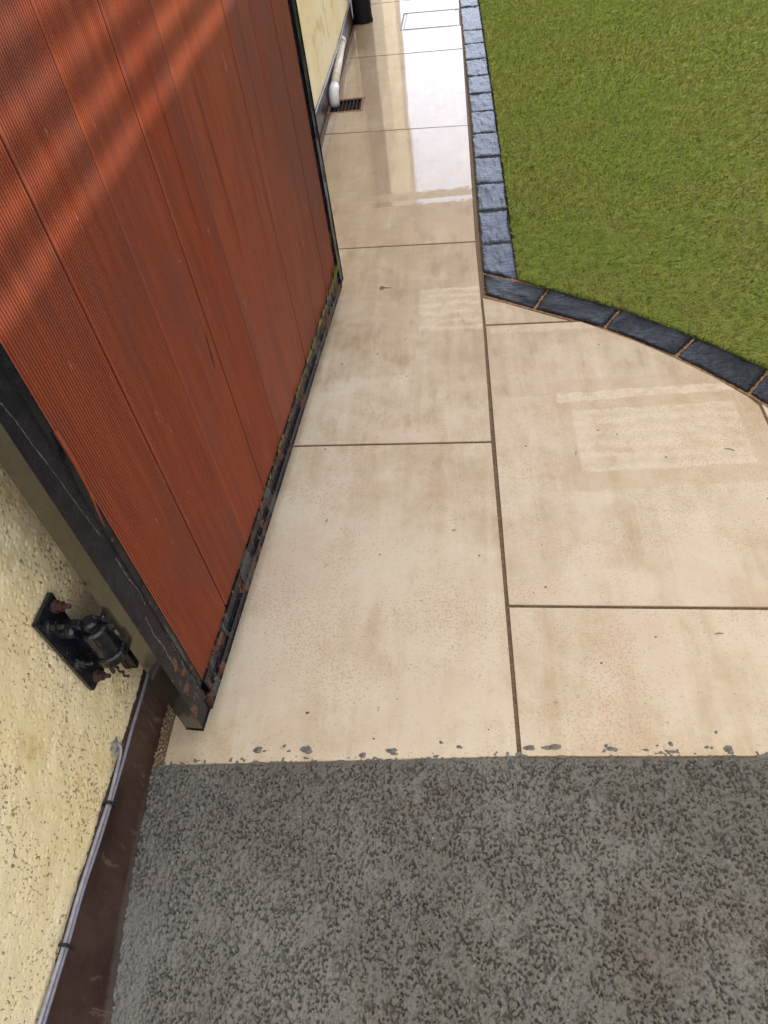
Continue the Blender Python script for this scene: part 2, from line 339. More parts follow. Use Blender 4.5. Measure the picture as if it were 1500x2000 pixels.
def bandnoise(ny, nx, res, lo, hi, aniso=(1, 1), seed=0, sharp=6.):
    """random field whose wavelengths (metres) lie between lo and hi"""
    g = np.random.default_rng(seed); w = g.standard_normal((ny, nx))
    fy = np.fft.fftfreq(ny, res)[:, None] * aniso[1]; fx = np.fft.rfftfreq(nx, res)[None, :] * aniso[0]
    k = np.sqrt(fx ** 2 + fy ** 2) + 1e-9
    filt = np.exp(-((np.log(k) - np.log(1 / math.sqrt(lo * hi))) ** 2) / (2 * (np.log(hi / lo) / 2) ** 2))
    a = np.fft.irfft2(np.fft.rfft2(w) * filt, s=(ny, nx)); return a / a.std()
def grid_mesh(name, V, ny, nx, mat, parent=None, smooth=True):
    me = bpy.data.meshes.new(name); idx = np.arange(ny * nx).reshape(ny, nx)
    q = np.stack([idx[:-1, :-1], idx[:-1, 1:], idx[1:, 1:], idx[1:, :-1]], -1).reshape(-1, 4)
    me.vertices.add(ny * nx); me.vertices.foreach_set('co', V.reshape(-1).astype(np.float32))
    me.loops.add(q.size); me.loops.foreach_set('vertex_index', q.reshape(-1).astype(np.int32))
    me.polygons.add(len(q)); me.polygons.foreach_set('loop_start', np.arange(0, q.size, 4, dtype=np.int32))
    me.polygons.foreach_set('use_smooth', np.full(len(q), smooth)); me.update(calc_edges=True)
    me.materials.append(mat); o = bpy.data.objects.new(name, me); COL.objects.link(o)
    if parent: o.parent = parent
    return o

# ------------------------------------------------------------------ ground
tag(obj('ground', ([(-40, -40, -.06), (40, -40, -.06), (40, 60, -.06), (-40, 60, -.06)], [(0, 1, 2, 3)]), MSOIL), kind='structure')
# rough fresh screed in the foreground: real bumps where the camera is close, plain slab beyond
def build_concrete():
    res = .0011; x0, x1, y0, y1 = -.60, .80, -.05, .512
    nx = int((x1 - x0) / res) + 1; ny = int((y1 - y0) / res) + 1
    X, Y = np.meshgrid(np.linspace(x0, x1, nx), np.linspace(y0, y1, ny))
    # crumbs of mortar: thousands of overlapping grains of mixed size
    g = np.random.default_rng(77); crumbs = np.full((ny, nx), -9.)
    for cnt, r0, r1 in ((52000, .0014, .0022), (24000, .0019, .0031), (1500, .0030, .0048)):
        px = g.uniform(0, nx - 1, cnt); py = g.uniform(0, ny - 1, cnt); r = g.uniform(r0, r1, cnt) / res; top = g.uniform(-.0018, .0008, cnt) + (r * res) * .12
        e = g.uniform(.6, 1.0, cnt); th = g.normal(1.75, .5, cnt); ct, st_ = np.cos(th), np.sin(th); R_ = int(r1 / res * 1.5) + 1
        ix, iy = px.astype(int), py.astype(int)
        for dy in range(-R_, R_ + 1):
            for dx in range(-R_, R_ + 1):
                cx, cy = ix + dx, iy + dy; ok = (cx >= 0) & (cx < nx) & (cy >= 0) & (cy < ny)
                ux, uy = cx - px, cy - py; a = (ux * ct + uy * st_) / 1.25; b = (-ux * st_ + uy * ct) / e; q = (a * a + b * b) / (r * r)
                ok &= q < 1.3; h = top + .0023 * (1 - q) ; np.maximum.at(crumbs, (cy[ok], cx[ok]), h[ok])
    crumbs = np.maximum(crumbs, -.0038)
    b = bandnoise(ny, nx, res, .012, .03, seed=2); big = bandnoise(ny, nx, res, .08, .3, seed=3); fine = bandnoise(ny, nx, res, .0028, .006, seed=8)
    sm = bandnoise(ny, nx, res, .05, .2, (.9, 1.1), 5) + .5 * b; k = np.clip(.95 - .5 * np.clip((sm - .2) / 1.3, -.3, 1), .35, 1.1)
    Z = -.0042 + np.where(crumbs > -.0012, -.0012 + (crumbs + .0012) * k, -.0012 + (crumbs + .0012) * k) * 1.15 + .0002 * fine + .0007 * b + .0007 * big
    crumb = (crumbs + .001) * 1000
    ye = np.interp(X, [-.545, .0676, .80], [.4866, .5, .4995]); d_ = Y - ye
    e = np.clip((d_ + .009) / .006, 0, 1); Z = Z * (1 - e) + e * (-.0042 + .0006 * np.clip(crumb, -1, 1))
    rag = bandnoise(ny, nx, res, .008, .022, (1.2, .9), 61) + .7 * bandnoise(ny, nx, res, .05, .15, (1, .3), 62)
    over = np.clip(rag - .75 - np.clip(d_, 0, 1) / .0045, -1, .8)
    Z = np.where(d_ > -.003, np.where(over > 0, .0004 + .0014 * over, -.004), Z)
    t = np.clip(((-.487 + .02 * np.sin(Y * 9)) - X) / .012, 0, 1) * np.clip((.34 - Y) / .1, 0, 1); Z = Z * (1 - .6 * t) + t * (-.0018)
    return grid_mesh('screed_surface', np.stack([X, Y, Z], -1), ny, nx, MC)
scr = build_concrete(); scr.name = 'concrete_ground'; tag(scr, kind='structure')
bm = bmesh.new()
for x0, x1, y0, y1 in ((.801, 6, -4, .4983), (-.6, .8005, -4, -.0505)):
    prism([(x0, y0), (x1, y0), (x1, y1), (x0, y1)], -.05, -.004, bm)
tag(obj('concrete_apron', bm, MC), kind='structure')

# ------------------------------------------------------------------ slab path
JY = [.50, .79, 1.24, 1.70, 2.15, 3.05, 3.95, 4.85, 14]; JX = [.0676, .0665, .0632, .065, .0605, .064, .0672, .066, .066]
jx = lambda y: float(np.interp(y, JY, JX))
wx = lambda y: float(np.interp(y, [-3, .12, .25, .49, .603, 3.274, 4.512, 8.4], [-.50, -.506, -.527, -.550, -.553, -.530, -.505, -.455]))
path = empty('path', (0, .5, 0)); tag(path, kind='structure')
G = .0036   # half joint
rows = [((-.545, .4985), (.0676, .502)), ((-.402, 1.262), (.063, 1.241)), ((-.369, 2.172), (.0605, 2.147)), ((-.511, 3.101), (.064, 3.047)), ((-.489, 3.993), (.0675, 3.952))]
def jy(i, x):
    if i < 5:
        (xa, ya), (xb, yb) = rows[i]; return ya + (yb - ya) * (x - xa) / (xb - xa)
    return 3.952 + (i - 4) * .9 - .05 * x
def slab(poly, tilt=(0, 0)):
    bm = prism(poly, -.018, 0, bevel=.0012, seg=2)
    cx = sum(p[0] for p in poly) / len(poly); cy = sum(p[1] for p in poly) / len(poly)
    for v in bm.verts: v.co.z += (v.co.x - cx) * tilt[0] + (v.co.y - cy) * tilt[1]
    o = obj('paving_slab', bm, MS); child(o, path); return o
tilts = [(0, 0), (0, 0), (.0022, .0006), (-.0008, .0004), (0, -.0008), (.0012, 0), (0, 0), (0, 0), (0, 0)]
for i in range(9):
    xl = lambda y: wx(y) + .020
    y00 = jy(i, -.5) + G; y01 = jy(i, .06) + G; y10 = jy(i + 1, -.5) - G; y11 = jy(i + 1, .06) - G
    if i == 0: y00, y01 = .4865 + .0, .500
    xa, xb = xl(y00), xl(y10)
    if i == 3:       # slab notched round the gully
        gx0, gx1, gy0, gy1 = -.53, -.372, 3.312, 3.468
        poly = [(xa, y00), (jx(y01) - G, y01), (jx(y11) - G, y11), (xb, y10), (xl(3.47), gy1 + .003), (gx1 + .003, gy1 - .004), (gx1 - .003, gy0 - .004), (xl(3.3), gy0 + .002)]
    else:
        poly = [(xa, y00), (jx(y01) - G, y01), (jx((y01 + y11) / 2) - G, (y01 + y11) / 2), (jx(y11) - G, y11), (xb, y10)]
    if i == 4:       # slab around the inspection cover is cut to it
        y1c = 4.325
        poly = [(xa, y00), (jx(y01) - G, y01), (jx(4.3) - G, 4.302), (-.245, 4.33), (-.235, 4.63), (jx(4.6) - G, 4.602), (jx(y11) - G, y11), (xb, y10)]
    slab(poly, tilts[i])
# right-hand column
RJX = .667
jr = lambda i, x: (.500, .791, 1.700)[i] - .042 * (x - .066) * (i > 0)
arc = [(1.02 * 0 + a, b) for a, b in [(.070, 1.841), (.135, 1.803), (.202, 1.758), (.292, 1.708), (.373, 1.652), (.452, 1.587), (.524, 1.515), (.592, 1.438), (.653, 1.356), (.712, 1.268), (.768, 1.180), (.820, 1.085)]]
def arcx(d=.008): return [(x - d * .55, y - d) for x, y in arc]
A = arcx()
xl = lambda y: jx(y) + G
slab([(xl(.5), .500), (RJX - G, .4995), (RJX - G, jr(1, RJX) - G), (xl(.79), jr(1, .07) - G)], (0, 0))
pt = [p for p in A if p[1] < 1.672]
slab([(xl(.8), jr(1, .07) + G), (RJX - G, jr(1, RJX) + G), (RJX - G, 1.315)] + [p for p in A[::-1] if p[0] < .66 and p[1] < jr(2, p[0]) - G - .004] + [(.318, 1.6855), (xl(1.69), jr(2, .07) - G)])
slab([(xl(1.71), jr(2, .07) + G), (.286, jr(2, .286) + G)] + [p for p in A[::-1] if p[0] < .27] )
slab([(RJX + G, .4995), (1.2, .4995), (1.2, .86), (RJX + G, .882)])
slab([(RJX + G, .89), (.905, .868), (.80, 1.085)] + [p for p in A[::-1] if .68 < p[0] < .79] + [(RJX + G, 1.322)])
bm = prism([(-.56, .4985), (1.25, .4985), (1.25, .9), (.9, 1.0), (.7, 1.32), (.53, 1.53), (.36, 1.68), (.1, 1.88), (.0725, 1.9), (.0715, 13), (-.47, 13), (-.50, 4.5), (-.535, 3.468), (-.372, 3.466), (-.372, 3.313), (-.545, 3.31), (-.545, 3.2), (-.56, 1)], -.055, -.0032)
child(obj('joint_mortar', bm, MM), path)
# sand between plinth and first slabs
res = .0022; ny = int(.75 / res); nx = 22
Y, X = np.meshgrid(np.linspace(.482, 1.23, ny), np.linspace(0, 1, nx), indexing='ij')
Xw = -.556 + X * .026; Z = -.004 + .0022 * bandnoise(ny, nx, res, .005, .012, seed=9) + .004 * (1 - X)
child(grid_mesh('sand_fill', np.stack([Xw, Y, np.minimum(Z, .004)], -1), ny, nx, MSAND), path)

# ------------------------------------------------------------------ dark granite edging
kerb = empty('kerb', (.12, 1.95, 0)); tag(kerb, kind='structure')
def sett(poly, h=.004, seed=0, dry=False):
    """rough riven block: subdivided top with real relief and ragged arrises"""
    P4 = [Vector((p[0], p[1], 0)) for p in poly]; n = 26; r = random.Random(seed)
    nz = bandnoise(64, 64, 1 / 64, .10, .3, (1, 2.2), seed + 40); lo = bandnoise(64, 64, 1 / 64, .4, 1.2, seed=seed + 90)
    eg = [bandnoise(4, 64, 1 / 64, .08, .3, seed=seed * 4 + k + 200)[0] for k in range(4)]
    bm = bmesh.new(); g = []
    for j in range(n + 1):
        row = []
        for i in range(n + 1):
            u, v = i / n, j / n
            p = P4[0].lerp(P4[1], u).lerp(P4[3].lerp(P4[2], u), v)
            du = min(u, 1 - u); dv = min(v, 1 - v); d = min(du, dv)
            c = (P4[0] + P4[1] + P4[2] + P4[3]) / 4
            z = h + .00055 * nz[j * 2, i * 2] + .0009 * lo[j * 2, i * 2]
            if d < .001: z -= .004
            elif d < .045: z -= .0012
            q = Vector((0, 0, 0))
            if j == 0: q = (c - p).normalized() * .0011 * (1 + eg[0][i * 2])
            if j == n: q = (c - p).normalized() * .0011 * (1 + eg[1][i * 2])
            if i == 0: q += (c - p).normalized() * .0011 * (1 + eg[2][j * 2])
            if i == n: q += (c - p).normalized() * .0011 * (1 + eg[3][j * 2])
            row.append(bm.verts.new((p.x + q.x, p.y + q.y, z)))
        g.append(row)
    for j in range(n):
        for i in range(n): bm.faces.new((g[j][i], g[j][i + 1], g[j + 1][i + 1], g[j + 1][i]))
    rim = g[0] + [g[j][n] for j in range(1, n + 1)] + [g[n][i] for i in range(n - 1, -1, -1)] + [g[j][0] for j in range(n - 1, 0, -1)]
    low = [bm.verts.new((v.co.x, v.co.y, -.045)) for v in rim]
    for k in range(len(rim)):
        bm.faces.new((rim[k], low[k], low[(k + 1) % len(rim)], rim[(k + 1) % len(rim)]))
    o = obj('edging_block', bm, MSD if dry else MSE, smooth=True); child(o, kerb); return o
vy = [2.122, 2.334, 2.529, 2.741, 2.952, 3.168, 3.358, 3.57, 3.781, 3.997, 4.20, 4.598, 4.80, 5.01, 5.22, 5.43, 5.64, 5.85, 6.06, 6.27, 6.48, 6.69, 6.9, 7.1, 7.3, 7.5, 7.7, 7.9]
lx = lambda y: float(np.interp(y, [1.9, 2.3, 3.2, 4, 5, 9], [.0735, .0715, .0745, .071, .067, .066])); rx = lambda y: lx(y) + .0985
g2 = .0019
sett([(lx(1.96), 1.963), (rx(1.91) - .001, 1.909), (rx(2.12), vy[0] - g2), (lx(2.12), vy[0] - g2)], .004, 1)
for k in range(len(vy) - 1):
    w = (k * 37 % 7 - 3) * .0007; a, b = vy[k] + g2, vy[k + 1] - g2
    sett([(lx(a), a), (rx(a) + w, a), (rx(b) + w * .5, b), (lx(b), b)], .004 + (k * 13 % 5 - 2) * .0004, k + 2)
dl = [gp(945, 577), gp(1043, 603), gp(1180, 640), gp(1320, 695), gp(1463, 768)]
dr = [gp(1014, 549), gp(1070, 566), gp(1211, 606), gp(1357, 661), gp(1502, 724)]
dl += [(.775, 1.185), (.865, 1.00), (.94, .81)]; dr += [(.862, 1.262), (.957, 1.055), (1.035, .85)]
lerp = lambda a, b, t: (a[0] + (b[0] - a[0]) * t, a[1] + (b[1] - a[1]) * t)
for k in range(len(dl) - 1):
    t0, t1 = (.0 if k == 0 else .013), .987
    q = [lerp(dl[k], dl[k + 1], t0), lerp(dl[k], dl[k + 1], t1), lerp(dr[k], dr[k + 1], t1), lerp(dr[k], dr[k + 1], t0)]
    if k == 0: q[0] = (.0725, 1.845); q[3] = (.171, 1.908); q = [q[0], q[1], q[2], gp(1012, 549)]; 
    if k == 0:
        q = [(.0725, 1.845), q[1], q[2], (.170, 1.905)]
        sett([(.0725, 1.846), q[1], q[2], (.0735, 1.954)], .004, 60, True)
    else: sett(q, .004 + (k % 3) * .0006, 62 + k, True)
child(obj('joint_mortar', prism([(.0715, 1.972), (.0715, 8), (.165, 8), (.168, 1.925)], -.055, .0002), mat_simple('dark_joint_mortar', (.035, .027, .022), .9)), kerb)
bm = prism([(.0715, 1.842), (.0715, 1.975), (.165, 1.93), (.168, 1.915)] + [(x - .004, y + .003) for x, y in dr[1:]] + [(x - .0035, y - .0055) for x, y in dl[::-1]], -.055, -.0012)
child(obj('joint_mortar', bm, MO), kerb)

# ------------------------------------------------------------------ lawn
LB = [(.166, 11), (.172, 4.5), (.175, 3.2), (.172, 2.2), (.170, 1.912)] + [(x + .001, y + .001) for x, y in dr[1:]] + [(1.2, .6), (2.32, .6), (2.32, 11)]
tag(obj('lawn_ground', prism(LB, -.05, .002), mat_turf_base()), kind='structure')
def inpoly(x, y, P):
    c = np.zeros(x.shape, bool); n = len(P)
    for i in range(n):
        x1, y1 = P[i]; x2, y2 = P[(i + 1) % n]
        if y1 == y2: continue
        k = ((y1 > y) != (y2 > y)) & (x < (x2 - x1) * (y - y1) / (y2 - y1) + x1); c ^= k
    return c
def build_turf():
    XS, YS, WS = [], [], []
    for (x0, x1, y0, y1, dens, w) in ((.15, .75, 1.15, 2.2, 270000, 1.), (.75, 1.15, .75, 2.2, 170000, 1.1), (.15, 1.2, 2.2, 3.2, 140000, 1.35),
                                      (.15, 1.9, 3.2, 5.2, 80000, 1.9), (1.2, 1.9, 1.6, 3.2, 45000, 1.9), (.15, 2.3, 5.2, 8., 14000, 3.2), (1.9, 2.3, .7, 5.2, 16000, 3.2), (1.15, 1.9, .7, 1.6, 30000, 2.)):
        n = int((x1 - x0) * (y1 - y0) * dens); xs = RNG.uniform(x0, x1, n); ys = RNG.uniform(y0, y1, n); k = inpoly(xs, ys, LB)
        XS.append(xs[k]); YS.append(ys[k]); WS.append(np.full(k.sum(), w))
    x = np.concatenate(XS); y = np.concatenate(YS); w = np.concatenate(WS); n = len(x)
    # tuft structure: lean and height vary together over a few centimetres
    res = .012; gx = np.clip(((x - .1) / res).astype(int), 0, 199); gy = np.clip(((y - .5) / res).astype(int), 0, 799)
    f1 = bandnoise(800, 200, res, .03, .08, seed=21); f2 = bandnoise(800, 200, res, .03, .09, seed=22); f3 = bandnoise(800, 200, res, .1, .4, seed=23); f4 = bandnoise(800, 200, res, .05, .2, seed=24)
    a = RNG.uniform(0, 2 * np.pi, n); L = (.0165 + .003 * RNG.random(n) + .0012 * f3[gy, gx]) * (RNG.random(n) * .35 + .75)
    lean = .30 + .35 * RNG.random(n)
    dx = np.cos(a) * lean + .16 * f1[gy, gx] + .1; dy = np.sin(a) * lean + .16 * f2[gy, gx] - .40
    hw = (.00048 + .0003 * RNG.random(n)) * w
    px, py = -np.sin(a), np.cos(a)
    V = np.empty((n, 5, 3), np.float32)
    mxd, myd = x + dx * L * .35, y + dy * L * .35; tx, ty = x + dx * L * 1.0, y + dy * L * 1.0
    V[:, 0] = np.stack([x - px * hw, y - py * hw, np.full(n, .001)], -1); V[:, 1] = np.stack([x + px * hw, y + py * hw, np.full(n, .001)], -1)
    V[:, 2] = np.stack([mxd + px * hw * .9, myd + py * hw * .9, L * .62], -1); V[:, 3] = np.stack([mxd - px * hw * .9, myd - py * hw * .9, L * .62], -1)
    V[:, 4] = np.stack([tx, ty, L * (.78 + .2 * RNG.random(n))], -1)
    me = bpy.data.meshes.new('artificial_turf'); me.vertices.add(n * 5); me.vertices.foreach_set('co', V.reshape(-1))
    base = (np.arange(n) * 5)[:, None]
    li = np.concatenate([base + np.array([[0, 1, 2, 3]]), base + np.array([[3, 2, 4]])], 1).astype(np.int32)
    me.loops.add(n * 7); me.loops.foreach_set('vertex_index', li.reshape(-1))
    ls = (np.arange(n) * 7)[:, None] + np.array([[0, 4]]); me.polygons.add(n * 2); me.polygons.foreach_set('loop_start', ls.reshape(-1).astype(np.int32))
    me.update(calc_edges=True); me.validate()
    at = me.attributes.new('tint', 'FLOAT', 'FACE'); t = np.clip(RNG.random(n) * .7 + .07 * f4[gy, gx] + .12, 0, 1)
    if len(me.polygons) == n * 2: at.data.foreach_set('value', np.repeat(t, 2).astype(np.float32))
    me.materials.append(mat_turf_blade()); o = bpy.data.objects.new('artificial_turf', me); COL.objects.link(o)
    tag(o, 'short green artificial grass filling the lawn behind the dark edging', 'grass', kind='stuff'); print('blades', n)
build_turf()
o = obj('leaf_scrap', bmesh.new(), MBLK); bmx = bmesh.new(); c = gp(1038, 327, .02)
bmesh.ops.create_icosphere(bmx, subdivisions=2, radius=1)
for v in bmx.verts: v.co = Vector((c[0] + v.co.x * .007 + v.co.y * .002, c[1] + v.co.y * .0045, .0215 + v.co.z * .002 + .0015 * math.sin(v.co.x * 3)))
bmx.to_mesh(o.data); bmx.free(); tag(o, 'tiny black scrap lying on the green turf near the dark edging', 'debris')

# ------------------------------------------------------------------ house wall
WXf = lambda y: float(np.interp(y, [-3, .6, 3.1, 4.5, 8.42], [-.556, -.556, -.535, -.512, -.455]))   # wall face
def build_wall():
    wall = empty('house_wall', (-.556, .5, 0)); tag(wall, 'cream yellow roughcast house wall with a brown painted base, left of the path', 'wall')
    res = .0021; y0, y1, z0, z1 = -.05, 1.25, .085, 1.0; ny = int((z1 - z0) / res) + 1; nx = int((y1 - y0) / res) + 1
    Y, Z = np.meshgrid(np.linspace(y0, y1, nx), np.linspace(z0, z1, ny))
    a = bandnoise(ny, nx, res, .0045, .009, (1.5, .7), 31); b = bandnoise(ny, nx, res, .05, .2, seed=32); c = bandnoise(ny, nx, res, .008, .014, (1, .7), 33)
    X = np.interp(Y, [-3, .6, 3.1], [-.556, -.556, -.535]) + .00018 * np.clip(a, -3, 1.4) + .0005 * b - .0022 * np.clip(c - 1.2, 0, 1.6)
    for e in (Y - y0, y1 - Y, z1 - Z): X = X - .0 * e
    m = grid_mesh('render_coat', np.stack([X, Y, Z], -1), ny, nx, MW); child(m, wall)
    bm = bmesh.new()
    def quadbox(y0, y1, z0, z1, back=.25):
        p = [(WXf(y0), y0), (WXf(y1), y1)]
        vs = [bm.verts.new(q) for q in ((p[0][0], y0, z0), (p[1][0], y1, z0), (p[1][0], y1, z1), (p[0][0], y0, z1), (p[0][0] - back, y0, z0), (p[1][0] - back, y1, z0), (p[1][0] - back, y1, z1), (p[0][0] - back, y0, z1))]
        for f in ((0, 1, 2, 3), (7, 6, 5, 4), (0, 3, 7, 4), (1, 5, 6, 2), (3, 2, 6, 7), (0, 4, 5, 1)): bm.faces.new([vs[i] for i in f])
    quadbox(-3, y0 - .0, -.05, 3.6); quadbox(y0, y1, z1, 3.6); quadbox(y1, 3.1, .0, 3.6); quadbox(3.1, 4.5, 0, 3.6); quadbox(4.5, 7.78, 0, 3.6)
    child_later = []
    bq = bmesh.new(); _b = bm; bm = bq; quadbox(7.78, 8.42, 0, 3.6); bm = _b; child(obj('reflection_strip', bq, MFENCE), wall)  # unseen end strip, added for the brown band mirrored in the wet slabs
    child(obj('upper_wall', bm, MW), wall)
    # brown plinth: wavy painted top edge, foot splayed onto the ground in the foreground
    ty = [-3, -.2, .108, .233, .382, .46, .571, .8, 1.2, 3.064, 3.45, 3.836, 4.574, 8.42]; tz = [.12, .12, .112, .118, .115, .112, .110, .108, .108, .098, .085, .078, .10, .10]
    ys = np.concatenate([np.arange(-.3, 1.3, .004), np.arange(1.3, 8.42, .02), [8.42]]); ys = np.concatenate([[-3.], ys])
    n1 = bandnoise(4, len(ys), .004, .03, .12, seed=51)[0]; K = 14; V = np.zeros((len(ys), K, 3))
    n2 = bandnoise(len(ys), K, .008, .02, .05, seed=52)
    for i, y in enumerate(ys):
        zt = float(np.interp(y, ty, tz)) + .0012 * n1[i]; xt = WXf(y) + .006; xb = max(wx(y), xt + .002)
        for k in range(K):
            t = k / (K - 2) if k < K - 1 else 1
            V[i, k] = (xt + (xb - xt) * (1 - t) ** 1.4 + (.0007 * n2[i, k] if 0 < k < K - 2 else 0), y, -.02 + (zt + .02) * t)
        V[i, K - 1] = (WXf(y) - .012, y, zt + .001)
    child(grid_mesh('plinth', V, len(ys), K, MP), wall)
    return wall
wall = build_wall()

# cables along the plinth top
def cable(pts, r, name, mat, label, z_add=0.):
    bm = bmesh.new(); P = []
    for i in range(len(pts) - 1):
        for t in np.linspace(0, 1, 14, endpoint=False): P.append(tuple(pts[i][k] + (pts[i + 1][k] - pts[i][k]) * t for k in range(3)))
    P.append(pts[-1]); A_ = np.array(P); 
    for _ in range(12): A_[1:-1] = (A_[:-2] + A_[1:-1] * 2 + A_[2:]) / 4
    tube(bm, A_, r, 10); o = obj(name, bm, mat, smooth=True); tag(o, label, 'cable', 'cables clipped along the wall base'); return o
cp = [(-.547, -.6, .121), (-.546, 0, .121), (-.546, .110, .120), (-.546, .192, .1165), (-.546, .259, .119), (-.546, .329, .112), (-.546, .379, .1105), (-.546, .453, .110), (-.546, .501, .112), (-.545, .541, .112),
      (-.545, .7, .114), (-.543, 1.2, .113), (-.535, 2.2, .108), (-.526, 3.06, .104), (-.521, 3.45, .092), (-.515, 3.84, .086), (-.504, 4.57, .104), (-.46, 7.6, .1)]
cable(cp, .0026, 'cable', MCAB, 'lilac grey cable running the whole length of the brown wall base')
cable([(-.556, .468, .128), (-.549, .462, .125), (-.548, .452, .120), (-.5475, .403, .1165), (-.5475, .382, .1155), (-.5475, .330, .120), (-.5475, .25, .1245), (-.548, .194, .122), (-.549, .1, .126), (-.549, -.6, .126)], .0026, 'cable', MCAB2,
      'thinner whitish cable coming out of a hole in the yellow wall, above the long one')
def clip(y, z, lab):
    bm = bmesh.new(); box(bm, (-.5415, y, z - .003), (.004, .0045, .017), bevel=.0008); box(bm, (-.5475, y, z + .0075), (.012, .0045, .003), bevel=.0008)
    o = obj('cable_clip', bm, MCLIP); tag(o, lab, 'cable clip', 'clips holding the cables'); return o
clip(.379, .1125, 'dark cable clip on the brown wall base, nearer the gate')
clip(.192, .119, 'dark cable clip on the brown wall base, nearer the bottom of the photo')
# grey filler round the cable hole
bm = bmesh.new(); bmesh.ops.create_icosphere(bm, subdivisions=3, radius=1)
for v in bm.verts:
    d = v.co.copy(); v.co = Vector((-.5555 + d.x * .0035, .459 + d.y * .013 + .003 * math.sin(d.z * 5), .132 + d.z * .012 + .002 * math.sin(d.y * 7)))
tag(obj('filler_patch', bm, mat_simple('grey_filler', (.26, .27, .22), .8, bump=.8), smooth=True), 'grey filler lump where the thin cable leaves the yellow wall', 'filler')

# ------------------------------------------------------------------ gate
GA = Vector((-.45374589, .54315066, 0)); GU = Vector((.08775944, .9961417, 0)).normalized(); GN = Vector((GU.y, -GU.x, 0)); GZ = Vector((0, 0, 1))
gate = empty('gate', GA); tag(gate, 'red stained timber board gate in a chipped black steel frame, standing open', 'gate')
gw = lambda u, z, off=0.: GA + GU * u + GN * off + GZ * z
def gbox(name, u0, u1, z0, z1, o0, o1, mat, bevel=.001, par=None):
    bm = bmesh.new(); box(bm, gw((u0 + u1) / 2, (z0 + z1) / 2, (o0 + o1) / 2), (u1 - u0, o1 - o0, z1 - z0), GU, GN, GZ, bevel)
    ob = obj(name, bm, mat); child(ob, par or gate); return ob
TOP = 2.0
# hinge stile: box section, gloss on the side towards the wall
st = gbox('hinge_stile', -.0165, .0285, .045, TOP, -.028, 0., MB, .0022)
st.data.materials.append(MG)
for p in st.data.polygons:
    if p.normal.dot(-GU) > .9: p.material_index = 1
# mitred foot corner welded to the bottom rail
bm = bmesh.new(); box(bm, gw(.030, .053, .0012), (.010, .003, .024), GU, GN, GZ, .0012); child(obj('corner_weld', bm, MRUST), gate)
gbox('frame_flange', .031, .0455, .10, TOP, -.012, -.003, MB, .0008)
gbox('free_stile', 1.338, 1.376, .045, TOP, -.040, 0., MB, .002)
gbox('frame_flange', 1.326, 1.336, .10, TOP, -.010, -.0025, MB, .0006)
rail = gbox('bottom_rail', .0285, 1.338, .041, .064, -.040, .002, MRAIL, .002)
lip = gbox('rail_lip', .0455, 1.326, .067, .0985, -.012, -.001, MRAIL, .0012)
gbox('top_rail', .0285, 1.338, TOP - .04, TOP, -.040, 0., MB, .002)
# fixing screws along the lip: small rusty domes
rs = random.Random(5)
for k in range(24):
    u = .12 + k * .0505 + rs.uniform(-.006, .006); bm = bmesh.new(); bmesh.ops.create_icosphere(bm, subdivisions=2, radius=1)
    for v in bm.verts: v.co = gw(u, .082 + rs.uniform(-.0003, .0003) + v.co.z * .0042, -.001 + v.co.y * .0018) + GU * (v.co.x * .0034)
    child(obj('screw_head', bm, MRUST, smooth=True), lip)
# boards
PU = [.046, .1945, .340, .484, .628, .770, .912, 1.054, 1.198, 1.3255]
gaps = [0, .0052, .0022, .0075, .0028, .002, .0035, .002, .0035, 0]
rib_amp = [.0028, .0028, .0026, .0026, .00022, .0001, 0, 0, 0]
gbox('board_backing', .05, 1.33, .1, TOP - .045, -.0245, -.0205, mat_simple('dark_gap_backing', (.030, .010, .007), .9))  # dark sheet added to block the lit wall behind the board gaps
for i in range(9):
    u0 = PU[i] + gaps[i] / 2; u1 = PU[i + 1] - gaps[i + 1] / 2; amp = rib_amp[i]; pr = []
    face = -.0035 - (.0006 if i % 2 else 0); nr = int((u1 - u0 - .006) / .0047)
    pr = [(u0, face - .022), (u0, face - .0018), (u0 + .0015, face)]
    if amp > 0:
        p = (u1 - u0 - .006) / nr
        for k in range(nr):
            a = u0 + .003 + k * p; pr += [(a + p * .22, face), (a + p * .38, face - amp * .9), (a + p * .5, face - amp), (a + p * .62, face - amp * .9), (a + p * .78, face)]
    pr += [(u1 - .0015, face), (u1, face - .0018), (u1, face - .022)]
    zs = np.concatenate([[.0985], np.arange(.15, 1.25, .05), [1.5, TOP - .04]]); bm = bmesh.new(); R_ = []
    sw = random.Random(i)
    ph = sw.uniform(0, 6)
    for z in zs:
        bow = .0009 * math.sin(z * 2.1 + ph)
        row = []
        for (u, o_) in pr:
            du = 0
            if i == 0 and u < u0 + .001: du = -.005 * min(1, max(0, (z - .55) / .08))    # first board swells over the frame above its split
            row.append(bm.verts.new(gw(u + bow * (0 < i) + du, z, o_ + (.0012 if du else 0))))
        R_.append(row)
    for a in range(len(R_) - 1):
        for k in range(len(pr) - 1): bm.faces.new((R_[a][k], R_[a][k + 1], R_[a + 1][k + 1], R_[a + 1][k]))
        bm.faces.new((R_[a][-1], R_[a][0], R_[a + 1][0], R_[a + 1][-1]))
    bm.faces.new(R_[0]); bm.faces.new(R_[-1][::-1])
    child(obj('board', bm, mat_plank(i)), gate)
